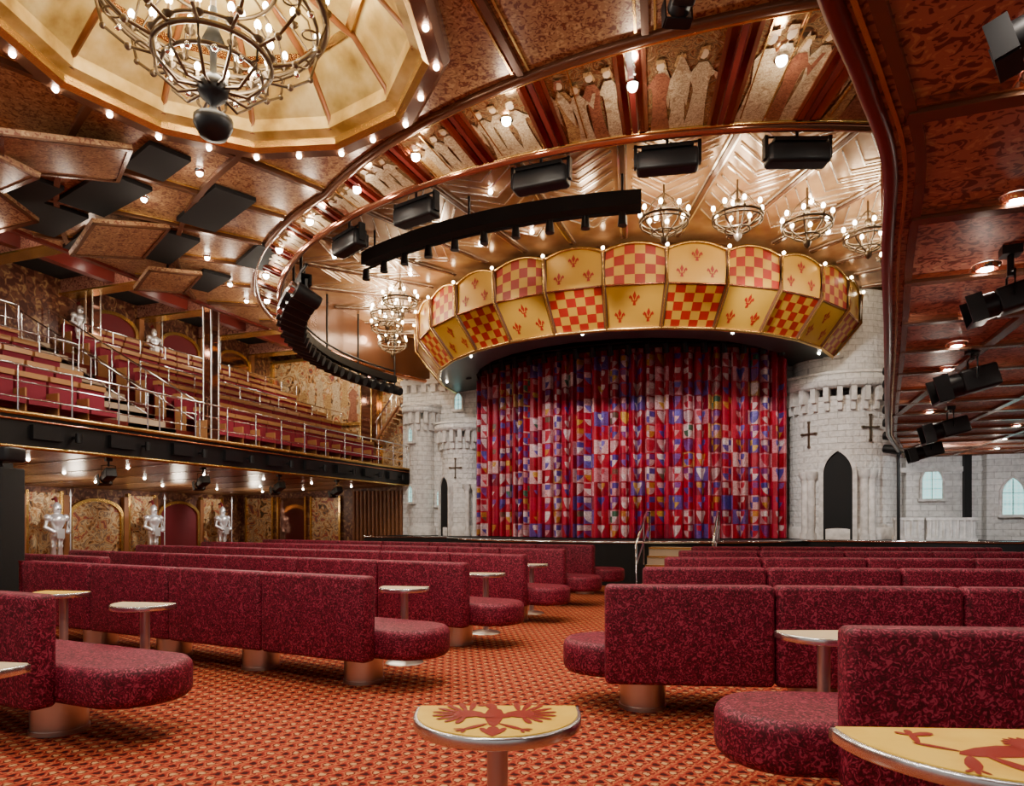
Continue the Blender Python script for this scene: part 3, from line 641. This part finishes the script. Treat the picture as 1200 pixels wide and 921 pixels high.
def armour():
    m=MB()
    m.box(-.26,.26,-.2,.24,0,.12,WOOD); m.box(-.22,.22,-.16,.24,.12,.42,GOLD); m.box(-.26,.26,-.2,.24,.42,.5,WOOD)
    for sx in(-.09,.09): m.lathe([(.06,.5),(.07,.53),(.055,.68),(.08,.76),(.06,.8),(.095,.98),(.10,1.06)],SILV,(sx,0,0),10)
    m.lathe([(.19,1.0),(.15,1.1),(.12,1.2),(.19,1.36),(.22,1.46),(.14,1.57),(.06,1.6)],SILV,n=14); m.lathe([(.06,1.58),(.09,1.62),(.11,1.71),(.095,1.82),(.04,1.88),(.001,1.9)],SILV,n=12); m.box(-.06,.06,-.115,-.1,1.7,1.72,BLK)
    m.tube([(0,.0,1.88),(0,.06,2.0),(0,.16,1.96)],.035,REDC,6)
    for sx in(-1,1): m.ball((sx*.25,0,1.48),.10,SILV,8); m.tube([(sx*.28,0,1.45),(sx*.32,-.02,1.24),(sx*.2,-.16,1.12)],.06,SILV,8); m.ball((sx*.2,-.16,1.12),.065,SILV,6)
    m.tube([(.24,-.18,.5),(.24,-.18,2.05)],.016,SILV,6); m.lathe([(.045,2.05),(.001,2.25)],SILV,(.24,-.18,0),6)
    m.ext([(-.16,.95),(.04,.95),(.04,1.2),(-.16,1.2)],-.24,-.22,SILV)
    return m.done('suit_of_armour',(-17.15,9.6,0),pi/2)
ar=armour()
for y in(6.6,12.6,15.6,18.4): dup(ar,(-17.15,y,0),pi/2)
for y in(6.6,9.6,12.6,15.6,18.4): lamp('SPOT',(-16.0,y-.1,2.2),75,(1,.96,.88),.05,(-17.3,y,1.4),85,'armour_spot')
def wallarch(x,y,z,w,h,rz,inner,name='wall_arch',frame=GOLD):
    m=MB(); m.ext(arch(w,h,False),-.03,.02,inner); archframe(m,w,h,.09,-.09,.03,frame,False); m.box(-w/2-.25,-w/2-.1,-.1,.03,0,h+.15,WOOD); m.box(w/2+.1,w/2+.25,-.1,.03,0,h+.15,WOOD); m.done(name,(x,y,z),rz)
for y,mt in((5.1,REDC),(8.1,REDC),(11.1,GMUR),(14.1,GMUR),(17,REDC)): wallarch(-17.66,y,0,1.5,1.95,pi/2,mt,'door_1')
m=MB()
for y in(6.6,9.6,12.6,15.6,18.4): m.box(-17.7,-17.62,y-.42,y+.42,.0,2.15,GMUR); m.box(-17.7,-17.58,y-.5,y-.42,0,2.2,GOLD); m.box(-17.7,-17.58,y+.42,y+.5,0,2.2,GOLD)
m.done('gilded_wall_panels')
for y,mt in((7.3,REDC),(9.2,MIR),(13.4,REDC),(15.6,REDC),(17.8,MIR)): wallarch(-16.16,y,5.6,1.3,1.25,pi/2,mt,'wall_arch')
for y in(8.25,12.3,14.5,16.7): dup(ar,(-15.92,y,5.45),pi/2,.7); lamp('POINT',(-15.2,y,6.3),9,(1,.9,.75),.05,name='statue_lamp')
m=MB(); m.box(-16.1,-12.4,19.75,19.95,3.1,6.9,GMUR)
rb=random.Random(8)
for i in range(11):
    x=-15.85+i*.33; zb=4.75+.5*((i*7)%3)/2; s=rb.uniform(1.0,1.4); mt=rb.choice([ROBE,ROBE2,ROBE3,ROBE])
    yy=19.735-.002*(i%4)
    m.add([(x-.15*s,yy,zb),(x+.15*s,yy,zb),(x+.1*s,yy,zb+.5*s),(x+.13*s,yy,zb+.75*s),(x,yy,zb+.85*s),(x-.13*s,yy,zb+.72*s),(x-.07*s,yy,zb+.45*s)],[tuple(range(7))],mt)
    m.add([(x+.07*math.cos(q*pi/4),yy,zb+.93*s+.08*math.sin(q*pi/4)) for q in range(8)],[tuple(range(8))],SKIN)
for x in(-16.15,-12.45): m.box(x-.06,x+.06,19.65,19.8,3.1,6.95,GOLD)
m.box(-16.2,-12.4,19.65,19.8,6.9,7.0,GOLD); m.box(-16.2,-12.4,19.65,19.8,4.6,4.7,GOLD); m.done('wall_mural',recalc=False)
lamp('SPOT',(-13.2,16.8,6.9),330,(1,.88,.66),.1,(-14.2,19.8,5.3),95,'mural_spot')
m=MB(); m.box(-12.3,-11.9,19.3,19.9,2.5,7.3,MIR); m.tube([(-12.3,19.3,2.5),(-12.3,19.3,7.3)],.03,GOLD); m.tube([(-11.9,19.3,2.5),(-11.9,19.3,7.3)],.03,GOLD); m.done('mirror_column')
wallarch(-11.35,19.9,3.1,.9,2.9,0,GMUR,'wall_arch')
lamp('POINT',(-11.35,18.9,5.4),20,(1,.84,.6),.08,name='stair_lamp')
m=MB()
for i in range(8): m.box(-11.75+.1*i,-11.65+.1*i,19.4,19.8,3.9+.14*i,4.0+.14*i,WOOD)
m.tube([(-11.8,19.4,4.6),(-10.95,19.4,5.75)],.03,CHR); m.tube([(-11.8,19.4,4.0),(-10.95,19.4,5.1)],.05,WOOD)
for i in range(5): m.tube([(-11.75+.18*i,19.4,4.0+.24*i),(-11.75+.18*i,19.4,4.65+.24*i)],.012,CHR)
m.done('side_staircase')
m=MB()
for i in range(14): m.cyl((-12.9+i*.15,19.85),.06,0,2.4,WOOD,8)
m.done('fluted_wall_panel')
m=MB()
for i,x in enumerate((-16.9,-15.5,-14.1)):
    m.box(x-.55,x+.55,19.93,19.99,.0,2.2,GMUR if i!=1 else MIR); m.box(x-.62,x-.55,19.88,19.99,0,2.25,GOLD); m.box(x+.55,x+.62,19.88,19.99,0,2.25,GOLD)
m.done('gilded_wall_panels')
for y in(7.2,9.0,11.2,13.6,16): spot_obj('stage_spotlight',(-10.95,y,2.22),1.2,math.radians(-110),.7,.3)
# ---- sofas
def sofa(E,ang,L,side,over=.45,feet=1.25,seg=1.25):
    u,v=C(*E); m=MB(); x=0; first=True
    def fx(a,b): return (a,b) if side>0 else (-b,-a)
    while x<L-.05:
        w=min(seg if not first else seg*.95,L-x); a,b=fx(x+.004,x+w-.004)
        m.rprism(rrect(a,b,0,.17,.05),.24,.95,.035,FAB); x+=w; first=False
    a,b=fx(-over,L); rr=.33
    m.rprism(rrect(a,b,.14,.82,.05,4,rr if side>0 else .05,.05 if side>0 else rr),.25,.5,.06,FAB)
    x=.3
    while x<L:
        c=(x*side,.36); m.cyl(c,.17,0.0,.25,STL,24); m.cyl(c,.178,0.0,.03,STL,24); x+=feet
    m.done('banquette_sofa',(u,v,0),math.radians(ang+20))
for i in range(5): sofa((-1.2+.68*i,5.55+1.82*i),-27,(5.0,7.2,8.2,8.6,8.6)[i],-1)
sofa((-2.92,4.15),-24,3.5,-1,.62)
sofa((-5.2,8.6),-27,2.5,-1)
for i in range(5): sofa((.66+.63*i,4.85+1.85*i-(.2 if i==4 else 0)),-5,(6.,6.2,6.0,5.6,5.2)[i],1,.3)
sofa((1.42,2.88),-5,3.5,1,.45)
# ---- tables
def dpoly(w,s,off=0):
    r=w/2; o=[(r,s),(-r,s)]
    for i in range(1,20): a=pi+pi*i/20; o.append((r*math.cos(a),r*math.sin(a)))
    o.insert(2,(-r,0)); o.append((r,0)); return o
def table(E,ang,w,s,top,emb=None,h=.75,es=1,eo=(0,-.1)):
    u,v=C(*E); m=MB(); m.rprism(dpoly(w,s),h-.04,h,.006,ALU,segs=2); m.rprism([(x*.955,y*.955) for x,y in dpoly(w,s)],h-.005,h+.003,.001,top,segs=1,smooth=False)
    cy=-.0; m.cyl((0,cy),.036,.02,h-.03,STP,16); m.lathe([(.001,.045),(.05,.04),(.17,.015),(.19,0)],STL,(0,cy,0),24); m.cyl((0,cy),.09,h-.055,h-.04,STL,16)
    zc=[h+.0045]
    def pl(ps,mt=ERED):
        zc[0]+=.00004
        m.add([(x*es+eo[0],y*es+eo[1],zc[0]) for x,y in ps],[tuple(range(len(ps)))],mt)
    def leaf(x,y,a,l,wd,mt=ERED,k=10,mir=1):
        ps=[]
        for i in range(k):
            t=2*pi*i/k; px,py=l/2+l/2*math.cos(t),wd/2*math.sin(t)*(1+.3*math.cos(t)); ps.append((mir*(x+px*math.cos(a)-py*math.sin(a)),y+px*math.sin(a)+py*math.cos(a)))
        if mir<0: ps=ps[::-1]
        pl(ps,mt)
    if emb=='bird':
        leaf(0,-.09,pi/2,.19,.055); leaf(0,.075,pi/2+.25,.075,.034); leaf(-.015,.135,pi+.3,.04,.014)
        leaf(0,-.175,pi/2,.09,.035); leaf(0,-.17,pi/2+.45,.08,.02); leaf(0,-.17,pi/2-.45,.08,.02)
        for mr in(1,-1):
            c=(.075,.035)
            for i in range(9):
                a=math.radians(95-21*i); l=.095-.003*i; leaf(c[0]+.03*math.cos(a),c[1]+.03*math.sin(a),a,l,.019,mir=mr)
            leaf(c[0]-.045,c[1],0,.09,.075,mir=mr); leaf(.0,.0,.5,.06,.04,mir=mr)
            leaf(.015,-.06,-.7,.085,.018,mir=mr)
            for i in range(3): a=math.radians(-5-35*i); leaf(.075,-.11,a,.035,.009,mir=mr)
    if emb=='beast':
        leaf(-.13,-.03,.2,.22,.085); leaf(.04,.0,.75,.13,.09); leaf(.12,.07,.4,.08,.055); leaf(.175,.085,-.1,.04,.022); leaf(.175,.07,-.5,.03,.014)
        for x,y,a,l in((-.11,-.04,-2.0,.11),(-.07,-.04,-1.2,.13),(.07,-.01,-.9,.12),(.09,.02,-.15,.13)):
            leaf(x,y,a,l,.036)
            ex,ey=x+l*.9*math.cos(a),y+l*.9*math.sin(a)
            for q in(-.6,.1,.8): leaf(ex,ey,a+q,.04,.012)
        leaf(-.11,-.01,2.5,.11,.02); leaf(-.185,.045,1.3,.08,.02); leaf(-.17,.115,.3,.07,.03); leaf(-.17,.115,1.3,.05,.02); leaf(-.17,.115,2.4,.04,.018)
        for i in range(9): leaf(.09,.045,math.radians(60+22*i),.065,.016)
    m.done('cocktail_table',(u,v,0),math.radians(ang+20),recalc=False)
table((-.05,2.35),0,.575,.08,YEL,'bird',es=1.15,eo=(-.01,-.075)); table((1.47,2.12),-3,.92,.04,YEL,'beast',es=1.15,eo=(-.055,-.18))
table((1.85,4.05),0,.55,.05,CREAM); table((-2.93,5.45),-10,.5,.05,CREAM); table((-4.17,6.35),-10,.5,.05,YEL)
table((-1.07,6.8),-10,.5,.05,CREAM); table((-.33,8.6),-10,.5,.05,CREAM); table((.3,10.4),-10,.5,.05,CREAM); table((-2.5,3.15),-10,.55,.05,CREAM)
u,v=C(-6.25,8.3); m=MB(); m.rprism(rrect(-.2,.2,-.2,.2,.04),0,2.05,.02,MATB); m.box(-.26,.26,-.26,.26,0,.1,BLK); m.cyl((0,0),.05,2.05,2.2,BLK,10); m.rprism(rrect(-.25,.25,-.16,.16,.05),2.12,2.3,.03,BLK); m.done('speaker_column',(u,v,0),.3)
# ------------------------------------------------------------ lights
for x,y in((-1.5,2.5),(-6.5,3.5),(-2,5.6),(-9,5),(-9.6,10.5),(-2,-1),(-6,-1)):
    lamp('AREA',(x,y,5.85),105,(1,.92,.82),.4,(x,y,0),name='ceiling_downlight')
DL=((-1.5,2.5),(-6.5,3.5),(-9,5),(-9.6,10.5),(-2,-1),(-6,-1),(-7.3,1.5),(-10.3,6.7),(-10.2,3.1),(-8,3),(-10.5,8.2),(-2.2,4.4),(-.8,5.2),(-8.2,7.3),(-9,9.3),(-6.9,7.0),(-9.7,1.8),(-10,11.4))
m=MB()
for x,y in DL:
    m.lathe([(.05,5.96),(.065,5.98),(.07,5.999)],CHR,(x,y,0),12); m.ball((x,y,5.955),.04,DOWN,6)
m.done('ceiling_downlights')
for x,y in DL: lamp('POINT',(x,y,5.5),9,(1,.86,.68),.08,name='ceiling_glow_fill')  # added fill hung below the ceiling to make glow pools on it
for tx,z in((-7,3),(-5,3.2),(-3.5,3.2),(-1.8,3.2),(0,3)):
    lamp('SPOT',(tx*.9-.4,11.5,6.3),500,(1,.92,.9),.08,(tx,18,z),50,'curtain_spot')
lamp('SPOT',(-.5,12.8,6.2),620,(1,.97,.94),.1,(2.2,19,4.0),60,'tower_spot'); lamp('SPOT',(-7.4,13,6.2),480,(1,.97,.94),.1,(-9.5,19,3.8),50,'tower_spot')
lamp('SPOT',(3.9,15.5,2.8),170,(.9,.96,1),.1,(5,19,1.8),110,'wall_spot')
for y in(5,8,11,14,17): lamp('POINT',(-13.3,y,6.5),60,(1,.84,.65),.2,name='balcony_lamp')
for y in(5.5,8.5,11.5,14.5,17.5): lamp('POINT',(-15.0,y,1.9),30,(1,.84,.64),.15,name='under_balcony_lamp')
m=MB()
for y in range(4,20,2):
    for x in(-12,-13.8,-15.4): m.ball((x,y+.3,2.53-(-10.7-x)*.0329-.01),.03,DOWN,6)
    for x in(-12,-13.8): m.ball((x,y-.4,7.33),.035,DOWN,6)
m.done('balcony_downlights')
w=bpy.data.worlds.new('World'); bpy.context.scene.world=w; w.use_nodes=True; w.node_tree.nodes['Background'].inputs[0].default_value=(1,.93,.88,1); w.node_tree.nodes['Background'].inputs[1].default_value=.42
cam=bpy.data.cameras.new('camera'); co=bpy.data.objects.new('camera',cam); bpy.context.scene.collection.objects.link(co)
co.location=(0,0,1.41); co.rotation_euler=(pi/2,0,TH); cam.lens=24; cam.sensor_width=36; cam.sensor_fit='HORIZONTAL'; cam.shift_y=.1246; cam.clip_start=.05
bpy.context.scene.camera=co
